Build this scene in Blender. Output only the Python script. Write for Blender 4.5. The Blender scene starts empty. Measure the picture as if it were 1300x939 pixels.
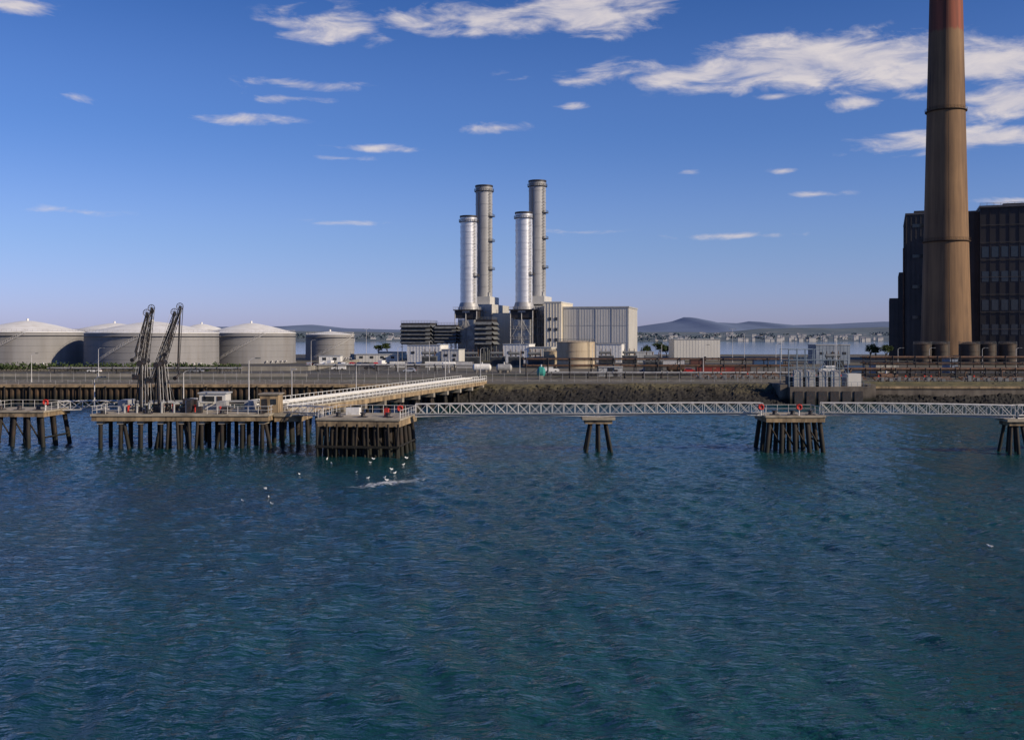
import bpy, math, random
import numpy as np
from mathutils import Vector, Matrix
random.seed(7); np.random.seed(7)
sc = bpy.context.scene
CAMZ = 16.0
def X(px, d): return (px-650.0)/1300.0*d
def Z(py, d): return CAMZ+(428.0-py)*d/1300.0
GZ = 4.5
R = random.uniform

# ------------------------------------------------------------------ materials
MATS = {}
def mat(name, c1, c2=None, scale=1.0, rough=0.7, metal=0.0, stretch=(1,1,1), bump=0.0, detail=6, spec=0.4, rust=None, rustamt=0.6, tide=None):
    if name in MATS: return MATS[name]
    m = bpy.data.materials.new(name); m.use_nodes = True
    nt = m.node_tree; n = nt.nodes; l = nt.links
    bs = n["Principled BSDF"]
    bs.inputs["Roughness"].default_value = rough
    bs.inputs["Metallic"].default_value = metal
    bs.inputs["Specular IOR Level"].default_value = spec
    if c2 is None: c2 = tuple(c*0.72 for c in c1)
    tc = n.new("ShaderNodeTexCoord"); mp = n.new("ShaderNodeMapping")
    mp.inputs["Scale"].default_value = stretch
    l.new(tc.outputs["Object"], mp.inputs["Vector"])
    nz = n.new("ShaderNodeTexNoise"); nz.inputs["Scale"].default_value = scale
    nz.inputs["Detail"].default_value = detail; nz.inputs["Roughness"].default_value = 0.62
    l.new(mp.outputs[0], nz.inputs["Vector"])
    rp = n.new("ShaderNodeValToRGB")
    rp.color_ramp.elements[0].position = 0.33; rp.color_ramp.elements[0].color = (*c2, 1)
    rp.color_ramp.elements[1].position = 0.67; rp.color_ramp.elements[1].color = (*c1, 1)
    l.new(nz.outputs["Fac"], rp.inputs[0])
    out = rp.outputs[0]
    if rust:
        n2 = n.new("ShaderNodeTexNoise"); n2.inputs["Scale"].default_value = scale*2.3; n2.inputs["Detail"].default_value = 8
        mp2 = n.new("ShaderNodeMapping"); mp2.inputs["Scale"].default_value = stretch; mp2.inputs["Location"].default_value = (13, 7, 3)
        l.new(tc.outputs["Object"], mp2.inputs[0]); l.new(mp2.outputs[0], n2.inputs["Vector"])
        r2 = n.new("ShaderNodeValToRGB"); r2.color_ramp.elements[0].position = 0.52; r2.color_ramp.elements[0].color = (0, 0, 0, 1)
        r2.color_ramp.elements[1].position = 0.68; r2.color_ramp.elements[1].color = (rustamt,)*3+(1,)
        l.new(n2.outputs["Fac"], r2.inputs[0])
        mx = n.new("ShaderNodeMixRGB"); l.new(r2.outputs[0], mx.inputs[0]); l.new(out, mx.inputs[1]); mx.inputs[2].default_value = (*rust, 1)
        out = mx.outputs[0]
    if tide:   # weed-covered intertidal band, by height above the sea
        g = n.new("ShaderNodeNewGeometry"); s3 = n.new("ShaderNodeSeparateXYZ"); l.new(g.outputs["Position"], s3.inputs[0])
        mr = n.new("ShaderNodeMapRange"); mr.inputs[1].default_value = tide+.6; mr.inputs[2].default_value = tide-.5
        ad = n.new("ShaderNodeMath"); ad.operation = 'MULTIPLY_ADD'; l.new(nz.outputs["Fac"], ad.inputs[0]); ad.inputs[1].default_value = 1.6; l.new(s3.outputs[2], ad.inputs[2])
        a2 = n.new("ShaderNodeMath"); a2.operation = 'SUBTRACT'; l.new(ad.outputs[0], a2.inputs[0]); a2.inputs[1].default_value = .8
        l.new(a2.outputs[0], mr.inputs[0])
        mx = n.new("ShaderNodeMixRGB"); l.new(mr.outputs[0], mx.inputs[0]); l.new(out, mx.inputs[1]); mx.inputs[2].default_value = (.009, .010, .007, 1)
        out = mx.outputs[0]
    l.new(out, bs.inputs["Base Color"])
    if bump > 0:
        bp = n.new("ShaderNodeBump"); bp.inputs["Strength"].default_value = 0.6; bp.inputs["Distance"].default_value = bump
        l.new(nz.outputs["Fac"], bp.inputs["Height"]); l.new(bp.outputs[0], bs.inputs["Normal"])
    MATS[name] = m
    return m

concrete = mat("weathered_concrete", (.32,.29,.24), (.17,.15,.125), .5, .9, bump=.04, rust=(.10,.075,.05))
conc_deck = mat("deck_concrete", (.40,.35,.27), (.23,.20,.155), .4, .9, rust=(.12,.095,.065))
conc_edge = mat("stained_edge_concrete", (.38,.275,.16), (.12,.09,.06), .6, .9, stretch=(1,1,.25), rust=(.045,.034,.025), rustamt=.7)
pile = mat("tarred_pile_steel", (.024,.019,.015), (.009,.007,.006), 1.2, .75, stretch=(1,1,.3), rust=(.065,.034,.018), rustamt=.4, tide=1.5)
galv = mat("galvanised_steel", (.58,.57,.56), (.42,.41,.41), 2, .55, .1)
whitep = mat("white_paint", (.78,.78,.76), (.62,.61,.58), 1.2, .5, rust=(.35,.25,.16), rustamt=.35)
darkst = mat("dark_painted_steel", (.035,.035,.038), (.015,.015,.017), 1.5, .5, rust=(.09,.04,.02), rustamt=.5)
midst = mat("grey_steelwork", (.17,.18,.19), (.08,.085,.09), .8, .6)
lightst = mat("light_grey_steelwork", (.36,.36,.37), (.22,.22,.23), .8, .6)
redp = mat("red_paint", (.55,.04,.03), (.38,.03,.02), 2, .5)
yelp = mat("yellow_paint", (.7,.45,.05), (.5,.3,.04), 2, .5)
greenp = mat("green_paint", (.04,.28,.24), (.03,.18,.16), 2, .5)
rustpipe = mat("rusty_pipe", (.13,.075,.05), (.05,.03,.022), .8, .8, rust=(.2,.09,.04))
greypipe = mat("grey_pipe_lagging", (.42,.42,.41), (.25,.25,.25), .8, .5, .3)
glass = mat("dark_window_glass", (.03,.035,.04), (.02,.022,.026), 1, .12, 0, spec=.6)
rubber = mat("tyre_rubber", (.03,.03,.03), (.02,.02,.02), 3, .9)

# ------------------------------------------------------------------ builders
class Part:
    def __init__(s, name, m): s.name=name; s.m=m; s.v=[]; s.f=[]; s.sm=[]
    def add(s, vs, fs, smooth=False):
        o=len(s.v); s.v.extend([tuple(v) for v in vs]); s.f.extend([tuple(i+o for i in f) for f in fs]); s.sm.extend([smooth]*len(fs))
    def box(s, x0,x1,y0,y1,z0,z1, rz=0):
        vs=[(x0,y0,z0),(x1,y0,z0),(x1,y1,z0),(x0,y1,z0),(x0,y0,z1),(x1,y0,z1),(x1,y1,z1),(x0,y1,z1)]
        if rz:
            cx,cy=(x0+x1)/2,(y0+y1)/2; c,sn=math.cos(rz),math.sin(rz)
            vs=[(cx+(x-cx)*c-(y-cy)*sn, cy+(x-cx)*sn+(y-cy)*c, z) for x,y,z in vs]
        s.add(vs,[(0,3,2,1),(4,5,6,7),(0,1,5,4),(1,2,6,5),(2,3,7,6),(3,0,4,7)])
    def tube(s, p0,p1,r0,r1=None,n=8,cap=True):
        if r1 is None: r1=r0
        p0=Vector(p0);p1=Vector(p1);d=p1-p0
        if d.length<1e-6: return
        d.normalize(); a=Vector((0,0,1)) if abs(d.z)<.9 else Vector((1,0,0))
        u=d.cross(a).normalized(); w=d.cross(u)
        vs=[]
        for p,r in((p0,r0),(p1,r1)):
            for i in range(n):
                t=2*math.pi*i/n; vs.append(p+u*math.cos(t)*r+w*math.sin(t)*r)
        s.add(vs,[(i,(i+1)%n,n+(i+1)%n,n+i) for i in range(n)],n>5)
        if cap:
            s.add(vs[:n],[tuple(range(n))[::-1]]); s.add(vs[n:],[tuple(range(n))])
    def beam(s,p0,p1,w): s.tube(p0,p1,w*.7,w*.7,4)
    def lathe(s,cx,cy,prof,n=48,smooth=True):
        for (r0,z0),(r1,z1) in zip(prof[:-1],prof[1:]):
            vs=[]
            for r,z in((r0,z0),(r1,z1)):
                for i in range(n):
                    t=2*math.pi*i/n; vs.append((cx+r*math.cos(t),cy+r*math.sin(t),z))
            s.add(vs,[(i,(i+1)%n,n+(i+1)%n,n+i) for i in range(n)],smooth)
    def path(s,pts,r,n=6):
        for a,b in zip(pts[:-1],pts[1:]): s.tube(a,b,r,r,n)
    def rail(s,pts,h=1.1,sp=1.8,r=.035,mid=True):
        for a,b in zip(pts[:-1],pts[1:]):
            a=Vector(a);b=Vector(b);L=(b-a).length;k=max(1,int(L/sp))
            up=Vector((0,0,h))
            s.tube(a+up,b+up,r,r,4,False)
            if mid: s.tube(a+up*.5,b+up*.5,r*.8,r*.8,4,False)
            for i in range(k+1):
                p=a.lerp(b,i/k); s.tube(p,p+up,r,r,4,False)
    def ringrail(s,cx,cy,r,z,n=24,h=1.1,t=.05):
        pts=[(cx+r*math.cos(2*math.pi*i/n),cy+r*math.sin(2*math.pi*i/n),z) for i in range(n+1)]
        s.rail(pts,h,99,t)

class Obj:
    def __init__(s,name,loc=(0,0,0),rz=0): s.name=name; s.parts=[]; s.loc=Vector(loc); s.rz=rz
    def part(s,name,m): p=Part(name,m); s.parts.append(p); return p
    def done(s):
        ps=[p for p in s.parts if p.v]
        allv=np.concatenate([np.array(p.v,dtype=float) for p in ps])
        mn=allv.min(0); mx=allv.max(0); c=Vector(((mn[0]+mx[0])/2,(mn[1]+mx[1])/2,mn[2]))
        Rm=Matrix.Rotation(s.rz,3,'Z'); wl=s.loc+Rm@c
        par=None
        if len(ps)>1:
            par=bpy.data.objects.new(s.name,None); par.empty_display_size=1; sc.collection.objects.link(par)
            par.location=wl; par.rotation_euler=(0,0,s.rz)
        for p in ps:
            nm=p.name if par else s.name
            me=bpy.data.meshes.new(nm); me.from_pydata([(a-c.x,b-c.y,d-c.z) for a,b,d in p.v],[],p.f)
            me.materials.append(p.m); me.polygons.foreach_set("use_smooth",p.sm); me.update()
            o=bpy.data.objects.new(nm,me); sc.collection.objects.link(o)
            if par: o.parent=par
            else: o.location=wl; o.rotation_euler=(0,0,s.rz); par_o=o
        return par if par else par_o

def simple(name,m): 
    o=Obj(name); return o,o.part("body",m)

# ------------------------------------------------------------------ camera, light, sky
cam=bpy.data.cameras.new("camera"); co=bpy.data.objects.new("camera",cam); sc.collection.objects.link(co)
co.location=(0,0,CAMZ); co.rotation_euler=(math.radians(90),0,0)
cam.lens=36; cam.sensor_width=36; cam.shift_y=-41.5/1300; cam.clip_end=90000; cam.clip_start=.5
sc.camera=co
SUN_EL=math.radians(27); SUN_AZ=math.radians(117)  # from +Y clockwise
sd=Vector((math.sin(SUN_AZ)*math.cos(SUN_EL),math.cos(SUN_AZ)*math.cos(SUN_EL),math.sin(SUN_EL)))
sl=bpy.data.lights.new("sun","SUN"); sl.energy=5.0; sl.angle=math.radians(.55); sl.color=(1,.84,.62)
so=bpy.data.objects.new("sun",sl); sc.collection.objects.link(so); so.rotation_euler=sd.to_track_quat('Z','Y').to_euler(); so.location=(200,-100,300)
w=bpy.data.worlds.new("World"); sc.world=w; w.use_nodes=True
n=w.node_tree.nodes; l=w.node_tree.links
bg=n["Background"]; bg.inputs[1].default_value=.08
sky=n.new("ShaderNodeTexSky"); sky.sky_type='NISHITA'; sky.sun_disc=False
sky.sun_elevation=SUN_EL; sky.sun_rotation=SUN_AZ; sky.air_density=1.0; sky.dust_density=.4; sky.ozone_density=3.0; sky.altitude=10
tc=n.new("ShaderNodeTexCoord"); sx=n.new("ShaderNodeSeparateXYZ"); l.new(tc.outputs["Generated"],sx.inputs[0])
def M(op,a,b=None,c=None,clamp=False):
    q=n.new("ShaderNodeMath"); q.operation=op; q.use_clamp=clamp
    for i,v in enumerate((a,b,c)):
        if v is None: continue
        if isinstance(v,(int,float)): q.inputs[i].default_value=v
        else: l.new(v,q.inputs[i])
    return q.outputs[0]
az=M('ARCTAN2',sx.outputs[0],sx.outputs[1])
hor=M('SQRT',M('ADD',M('MULTIPLY',sx.outputs[0],sx.outputs[0]),M('MULTIPLY',sx.outputs[1],sx.outputs[1])))
el=M('ARCTAN2',sx.outputs[2],hor)
cb=n.new("ShaderNodeCombineXYZ"); l.new(az,cb.inputs[0]); l.new(el,cb.inputs[1])
mpn=n.new("ShaderNodeMapping"); mpn.inputs["Scale"].default_value=(1,3.4,1); mpn.inputs["Rotation"].default_value=(0,0,-.06); l.new(cb.outputs[0],mpn.inputs[0])
nz=n.new("ShaderNodeTexNoise"); nz.inputs["Scale"].default_value=16; nz.inputs["Detail"].default_value=10; nz.inputs["Roughness"].default_value=.61; nz.inputs["Distortion"].default_value=.4
l.new(mpn.outputs[0],nz.inputs["Vector"])
def ang(px,py):
    u=(px-650)/1300; v=(428-py)/1300; return math.atan(u), math.atan2(v,math.sqrt(1+u*u))
clouds=[(425,32,85,20,1.05),(600,25,160,15,1.05),(735,16,120,26,1.25),(20,5,60,12,.95),(870,94,190,14,1.05),(1030,80,190,28,1.35),(1235,82,150,24,1.3),(1160,104,130,13,.9),
 (1275,128,65,20,1.25),(1240,177,140,12,1.2),(1082,131,44,8,1.0),(1165,122,45,8,.7),(980,123,34,5,.9),(385,108,70,8,.9),(362,125,58,6,.85),(305,152,66,7,.85),(630,162,48,8,.9),(725,135,28,5,.75),
 (992,217,26,4,.85),(1030,247,42,4.5,.8),(940,299,95,4.5,.82),(1280,256,50,5,.75),(470,188,75,4.5,.72),(100,125,44,6,.55),(90,268,60,5,.45),(875,217,26,4,.6),(430,201,48,4,.6),(740,295,75,4,.5),(440,283,65,4,.5)]
best=None
def cl(a,e,ra,re,k):
    v=n.new("ShaderNodeVectorMath"); v.operation='SUBTRACT'; l.new(cb.outputs[0],v.inputs[0]); v.inputs[1].default_value=(a,e,0)
    v2=n.new("ShaderNodeVectorMath"); v2.operation='MULTIPLY'; l.new(v.outputs[0],v2.inputs[0]); v2.inputs[1].default_value=(1/ra,1/re,0)
    v3=n.new("ShaderNodeVectorMath"); v3.operation='LENGTH'; l.new(v2.outputs[0],v3.inputs[0])
    return M('MULTIPLY',M('SUBTRACT',1.0,v3.outputs["Value"],clamp=True),k)
for (px,py,rx,ry,k) in clouds:
    a,e=ang(px,py); t=cl(a,e,rx*1.45/1300,ry*1.7/1300,k)
    best=t if best is None else M('MAXIMUM',best,t)
for i in range(8):  # clouds in the rest of the sky
    a=R(.7,5.5); e=R(.12,.8); t=cl(a if a<math.pi else a-2*math.pi,e,R(.1,.3),R(.02,.05),R(.6,1)); best=M('MAXIMUM',best,t)
dens=M('MULTIPLY',M('ADD',M('MULTIPLY',best,1.0),M('MULTIPLY',M('SUBTRACT',nz.outputs["Fac"],.64),2.3)),1.3,clamp=True)
dens=M('MULTIPLY',dens,M('MULTIPLY',best,3.2,clamp=True))
ms=n.new("ShaderNodeMapRange"); ms.interpolation_type='SMOOTHSTEP'; ms.inputs[1].default_value=-.15; ms.inputs[2].default_value=1.0; l.new(dens,ms.inputs[0])
ms.inputs[3].default_value=-.05
# atmospheric haze tint: lavender low down, deep blue high up
tr=n.new("ShaderNodeValToRGB"); tr.color_ramp.interpolation='EASE'
e_=tr.color_ramp.elements; e_[0].position=0; e_[0].color=(.45,.47,.92,1); e_[1].position=.80; e_[1].color=(.15,.32,.62,1)
q_=e_.new(.20); q_.color=(.43,.49,.78,1)
q_=e_.new(.42); q_.color=(.32,.44,.74,1)
l.new(M('MULTIPLY',el,2.0,clamp=True),tr.inputs[0])
tm=n.new("ShaderNodeMixRGB"); tm.blend_type='MULTIPLY'; tm.inputs[0].default_value=1; l.new(sky.outputs[0],tm.inputs[1]); l.new(tr.outputs[0],tm.inputs[2])
tg=n.new("ShaderNodeVectorMath"); tg.operation='SCALE'; tg.inputs["Scale"].default_value=1.85; l.new(tm.outputs[0],tg.inputs[0])
cm=n.new("ShaderNodeMixRGB"); l.new(M('MULTIPLY',ms.outputs[0],.9,clamp=True),cm.inputs[0])
# cloud tone: lit crests, greyer lavender undersides
cc=n.new("ShaderNodeMixRGB"); l.new(M('MULTIPLY',M('SUBTRACT',nz.outputs["Fac"],.36),3.4,clamp=True),cc.inputs[0]); cc.inputs[1].default_value=(6.2,6.1,7.3,1); cc.inputs[2].default_value=(9.4,8.6,8.5,1)
l.new(tg.outputs[0],cm.inputs[1]); l.new(cc.outputs[0],cm.inputs[2])
l.new(cm.outputs[0],bg.inputs[0])

# ------------------------------------------------------------------ sea
NW=64
wd=math.radians(200)
lam=np.exp(np.random.uniform(math.log(1.1),math.log(8),NW)); th=wd+np.random.normal(0,.6,NW); ph=np.random.uniform(0,6.28,NW)
amp=.0066*lam**.75*np.random.uniform(.5,1.2,NW)
kx=2*np.pi/lam*np.cos(th); ky=2*np.pi/lam*np.sin(th)
def wave(x,y):
    h=np.zeros_like(x)
    for i in range(NW):
        t=kx[i]*x+ky[i]*y+ph[i]; h+=amp[i]*(np.sin(t)+.25*np.cos(2*t))
    return h
def axis(lo,hi,f0,f1,step):
    a=list(np.arange(f0,f1,step)); s=step; x=a[-1]
    while x<hi: s*=1.35; x+=s; a.append(min(x,hi))
    s=step; x=f0; b=[]
    while x>lo: s*=1.35; x-=s; b.append(max(x,lo))
    return np.array(b[::-1]+a)
xs=axis(-40000,40000,-100,100,.33)
yl=[34.0]; 
while yl[-1]<248: yl.append(yl[-1]+.20+(yl[-1]-34)*.0022)
s=.8
while yl[-1]<60000: s*=1.35; yl.append(yl[-1]+s)
s=.4; y=34; yb=[]
while y>-5000: s*=1.4; y-=s; yb.append(y)
ys=np.array(yb[::-1]+yl)
gx,gy=np.meshgrid(xs,ys); nx,ny=len(xs),len(ys)
fade=np.clip((110-np.abs(gx))/20,0,1)*np.clip((262-gy)/25,0,1)*np.clip((gy-20)/12,0,1)
big=.75+.35*np.sin(gx*.045+gy*.03+1)*np.sin(gy*.05-gx*.02)
gz=wave(gx,gy)*fade*big
co3=np.stack([gx,gy,gz],-1).reshape(-1,3)
idx=np.arange(nx*ny).reshape(ny,nx)
q=np.stack([idx[:-1,:-1],idx[:-1,1:],idx[1:,1:],idx[1:,:-1]],-1).reshape(-1,4)
me=bpy.data.meshes.new("sea_water"); me.vertices.add(len(co3)); me.vertices.foreach_set("co",co3.ravel().astype(np.float32))
me.loops.add(q.size); me.loops.foreach_set("vertex_index",q.ravel().astype(np.int32))
me.polygons.add(len(q)); me.polygons.foreach_set("loop_start",np.arange(0,q.size,4,dtype=np.int32)); me.polygons.foreach_set("loop_total",np.full(len(q),4,dtype=np.int32))
me.polygons.foreach_set("use_smooth",np.ones(len(q),dtype=bool)); me.update(calc_edges=True)
sea=bpy.data.objects.new("sea_water",me); sc.collection.objects.link(sea)
wm=bpy.data.materials.new("sea_water"); wm.use_nodes=True; n=wm.node_tree.nodes; l=wm.node_tree.links
b=n["Principled BSDF"]; b.inputs["Roughness"].default_value=.08; b.inputs["IOR"].default_value=1.33
g=n.new("ShaderNodeNewGeometry"); sp=n.new("ShaderNodeSeparateXYZ"); l.new(g.outputs["Position"],sp.inputs[0])
def noise(scale,det,loc=(0,0,0),sc3=(1,1,1),rot=0,rgh=.55):
    mp=n.new("ShaderNodeMapping"); mp.inputs["Scale"].default_value=sc3; mp.inputs["Location"].default_value=loc; mp.inputs["Rotation"].default_value=(0,0,rot)
    l.new(g.outputs["Position"],mp.inputs[0]); q=n.new("ShaderNodeTexNoise"); q.inputs["Scale"].default_value=scale; q.inputs["Detail"].default_value=det; q.inputs["Roughness"].default_value=rgh
    l.new(mp.outputs[0],q.inputs["Vector"]); return q.outputs["Fac"]
n1=noise(1.0,4,sc3=(.65,1.4,1),rot=.25); n2=noise(2.6,3,(5,2,0),(.7,1.3,1),rot=-.2); n3=noise(.018,4,(3,9,0),(.6,1.6,1))
h=M('ADD',M('MULTIPLY',n1,.46),M('MULTIPLY',n2,.13))
dist=M('DIVIDE',sp.outputs[1],230.0)
fd=M('DIVIDE',1.0,M('ADD',1.0,M('POWER',M('MAXIMUM',dist,0.0),2.0)))
slick=M('ADD',.35,M('MULTIPLY',n3,1.1))
bp=n.new("ShaderNodeBump"); bp.inputs["Distance"].default_value=1.0; l.new(M('MULTIPLY',M('MULTIPLY',fd,slick),1.0,clamp=True),bp.inputs["Strength"]); l.new(h,bp.inputs["Height"])
l.new(bp.outputs[0],b.inputs["Normal"])
rp=n.new("ShaderNodeValToRGB"); rp.color_ramp.elements[0].position=.35; rp.color_ramp.elements[0].color=(.002,.019,.032,1); rp.color_ramp.elements[1].position=.72; rp.color_ramp.elements[1].color=(.008,.052,.054,1)
# greener water to the right of the basin
gs=M('MULTIPLY',M('ADD',sp.outputs[0],40.0),.0022)
l.new(M('ADD',n3,M('MINIMUM',M('MAXIMUM',gs,-.14),.22)),rp.inputs[0])
fx0,fy0=X(492,112),112.5
vx=M('SUBTRACT',sp.outputs[0],fx0); vy=M('SUBTRACT',sp.outputs[1],fy0)
ca,sa=math.cos(.78),math.sin(.78)
uu=M('ADD',M('MULTIPLY',vx,ca),M('MULTIPLY',vy,sa)); vv=M('SUBTRACT',M('MULTIPLY',vy,ca),M('MULTIPLY',vx,sa))
ff=M('SUBTRACT',1.0,M('SQRT',M('ADD',M('POWER',M('DIVIDE',uu,7.5),2.0),M('POWER',M('DIVIDE',vv,1.8),2.0))),clamp=True)
fn=noise(2.2,7,(2,2,0))
fo=M('MULTIPLY',M('SUBTRACT',M('ADD',M('MULTIPLY',ff,.45),fn),.64),2.6,clamp=True)
fo=M('MULTIPLY',fo,M('MULTIPLY',ff,4.0,clamp=True))
fm=n.new("ShaderNodeMixRGB"); l.new(fo,fm.inputs[0]); l.new(rp.outputs[0],fm.inputs[1]); fm.inputs[2].default_value=(.75,.78,.8,1)
l.new(fm.outputs[0],b.inputs["Base Color"]); 
me.materials.append(wm)

# ------------------------------------------------------------------ land
def heightgrid(name,xa,ya,hf,m,smooth=False):
    gx,gy=np.meshgrid(xa,ya); z=hf(gx,gy); co3=np.stack([gx,gy,z],-1).reshape(-1,3); nx,ny=len(xa),len(ya)
    idx=np.arange(nx*ny).reshape(ny,nx); q=np.stack([idx[:-1,:-1],idx[:-1,1:],idx[1:,1:],idx[1:,:-1]],-1).reshape(-1,4)
    me=bpy.data.meshes.new(name); me.from_pydata(co3.tolist(),[],q.tolist()); me.materials.append(m)
    if smooth: me.polygons.foreach_set("use_smooth",[True]*len(q))
    o=bpy.data.objects.new(name,me); sc.collection.objects.link(o); return o
gm=mat("yard_gravel_ground",(.15,.13,.10),(.06,.055,.045),.03,.95,detail=9,rust=(.04,.048,.022),rustamt=.8)
o,p=simple("ground",gm); p.box(-900,900,253.5,690,-3,GZ); o.done()
asph=mat("asphalt",(.065,.064,.062),(.045,.045,.045),.3,.9)
grass=mat("rough_grass",(.06,.062,.028),(.07,.06,.033),.12,.95,bump=.1)
o=Obj("quay_road"); p=o.part("asphalt",asph); p.box(-700,700,266,273,GZ,GZ+.02)
p=o.part("kerb",concrete); p.box(-700,700,265.6,265.95,GZ,GZ+.13); p.box(-700,700,273.05,273.4,GZ,GZ+.13)
p=o.part("centre_markings",whitep)
for i in range(-60,60): p.box(i*9,i*9+3,269.45,269.6,GZ+.02,GZ+.026)
o.done()
o,p=simple("yard_road",asph); p.box(-160,220,330,340,GZ,GZ+.02); p.box(-120,110,405,455,GZ,GZ+.02); o.done()
o,p=simple("grass_verge",grass); p.box(-600,-14,275,288,GZ,GZ+.15); p.box(70,600,255,264.5,GZ,GZ+.2); p.box(-10,60,300,312,GZ,GZ+.15); o.done()
def fbm(x,y,s,oct=5,seed=0):
    rs=np.random.RandomState(seed); h=np.zeros_like(x)
    for o_ in range(oct):
        for _ in range(5):
            a=rs.uniform(0,6.28); f=2**o_/s*rs.uniform(.7,1.4)*6.28; h+=np.sin((x*np.cos(a)+y*np.sin(a))*f+rs.uniform(0,6.28))/(2**o_)/5
    return h
rock=bpy.data.materials.new("shore_rock"); rock.use_nodes=True; n=rock.node_tree.nodes; l=rock.node_tree.links
b=n["Principled BSDF"]; b.inputs["Roughness"].default_value=.9
g=n.new("ShaderNodeNewGeometry"); sp=n.new("ShaderNodeSeparateXYZ"); l.new(g.outputs["Position"],sp.inputs[0])
nn=noise(.6,6); n9=noise(.05,4,(3,3,3)); hz=M('ADD',M('ADD',M('DIVIDE',sp.outputs[2],5.9),M('MULTIPLY',M('SUBTRACT',nn,.5),.7)),M('MULTIPLY',M('SUBTRACT',n9,.5),.6))
rp=n.new("ShaderNodeValToRGB"); e=rp.color_ramp.elements; e[0].position=0.05; e[0].color=(.008,.0075,.007,1); e[1].position=.95; e[1].color=(.13,.115,.085,1)
for pos,c in((.45,(.014,.012,.010)),(.60,(.036,.030,.018)),(.74,(.085,.073,.036)),(.84,(.055,.048,.03))):
    q_=e.new(pos); q_.color=(*c,1)
l.new(hz,rp.inputs[0]); l.new(rp.outputs[0],b.inputs["Base Color"])
def bankh(x,y):
    t=np.clip((y-243-1.5*fbm(x,y*0,30,3,1))/10.5,-.3,1.0)
    z=-.3+t*4.9
    r=np.abs(fbm(x,y,2.2,3,2))*.7+fbm(x,y,6,3,3)*.35
    return np.where(y>253.2,GZ-.02,z+r*np.clip((254-y)/4,0,1))
heightgrid("rocky_shore_bank",np.arange(-14,330,.45),np.arange(240,254.6,.4),bankh,rock)
bo=Obj("shore_boulders"); p=bo.part("rocks",rock)
for i in range(1300):
    x=R(-10,160); t=R(0,1); y=244+t*9; z=t*4.2; r=R(.2,.7)
    vs=[];
    for a in(-1,1):
        for b_ in(-1,1):
            for c in(-1,1): vs.append((x+a*r*R(.5,1),y+b_*r*R(.5,1),z+c*r*R(.35,.7)))
    p.add(vs,[(0,1,3,2),(4,6,7,5),(0,4,5,1),(2,3,7,6),(0,2,6,4),(1,5,7,3)])
bo.done()
spm=mat("rusty_sheet_pile",(.075,.048,.03),(.026,.019,.014),.35,.85,stretch=(1,1,.4),rust=(.12,.068,.034),tide=1.9)
o=Obj("sheet_pile_quay_wall"); p=o.part("sheet_piles",spm)
x=-330.0
prof=[]
while x<-12:
    prof+= [(x,248.0),(x+.5,248.0),(x+.75,248.55),(x+1.25,248.55)]; x+=1.5
vs=[(a,b_,-2) for a,b_ in prof]+[(a,b_,3.9) for a,b_ in prof]; k=len(prof)
p.add(vs,[(i,i+1,k+i+1,k+i) for i in range(k-1)])
p.box(-12.6,-12,248.6,254,-2,3.9)
p=o.part("capping_beam",conc_edge); p.box(-330,-11.8,247.6,249.2,3.9,4.55); p.box(-330,-12,249.2,253.8,3.9,4.52)
p=o.part("fender_piles",pile)
for i in range(52): xx=-330+i*6.1; p.tube((xx,247.3,-1),(xx,247.3,4.2),.22,.22,6)
p=o.part("edge_rail",lightst); p.rail([(-330,249,4.55),(-12,249,4.55)],1.1,3,.03)
o.done()

def ridge(name,pts,d0,d1,m,step,extra=0,amp=.08,seed=5,base=-2):
    px=[a for a,_ in pts]; hh=[Z(b_,d1) for _,b_ in pts]
    xa=np.arange(X(px[0],d1)-1,X(px[-1],d1)+1,step); ya=np.linspace(d0,d1*1.12,26)
    def hf(x,y):
        t=np.clip((y-d0)/(d1-d0),0,1); u=x/y*1300+650
        r=np.interp(x/d1*1300+650,px,hh)
        s_=np.where(t<1,t*t*(3-2*t)*.9+.1*t,1)
        hgt=r*s_+r*amp*fbm(x,y,(d1-d0)*.8,6,seed)*np.clip(t*3,0,1)
        return np.where(y>d1,r*np.clip(1-(y-d1)/(.12*d1)*.3,0,1),hgt)+np.where(t<=0,base,0)
    return heightgrid(name,xa,ya,hf,m,True)
hillm=mat("hazy_distant_hill",(.16,.205,.31),(.125,.165,.26),.0015,1,detail=6,spec=0)  # distance haze painted into the hill's blue base colour
hill2=mat("hazy_far_shore_fields",(.14,.17,.20),(.095,.125,.16),.006,1,detail=9,spec=0,rust=(.21,.215,.22),rustamt=.5)  # fields greyed and blued in their colour to imitate haze
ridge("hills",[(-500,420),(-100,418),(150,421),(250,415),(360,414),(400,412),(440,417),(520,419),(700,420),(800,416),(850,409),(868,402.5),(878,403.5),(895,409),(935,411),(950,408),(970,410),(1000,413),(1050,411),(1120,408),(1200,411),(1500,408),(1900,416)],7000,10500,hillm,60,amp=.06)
ridge("far_shore",[(-500,424),(0,424),(250,423),(330,420),(480,422),(520,422),(700,424),(830,422),(900,423),(960,418),(1010,416),(1060,417),(1120,415),(1200,417),(1500,415),(1900,419)],3600,5200,hill2,30,amp=.15,seed=9)
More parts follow.
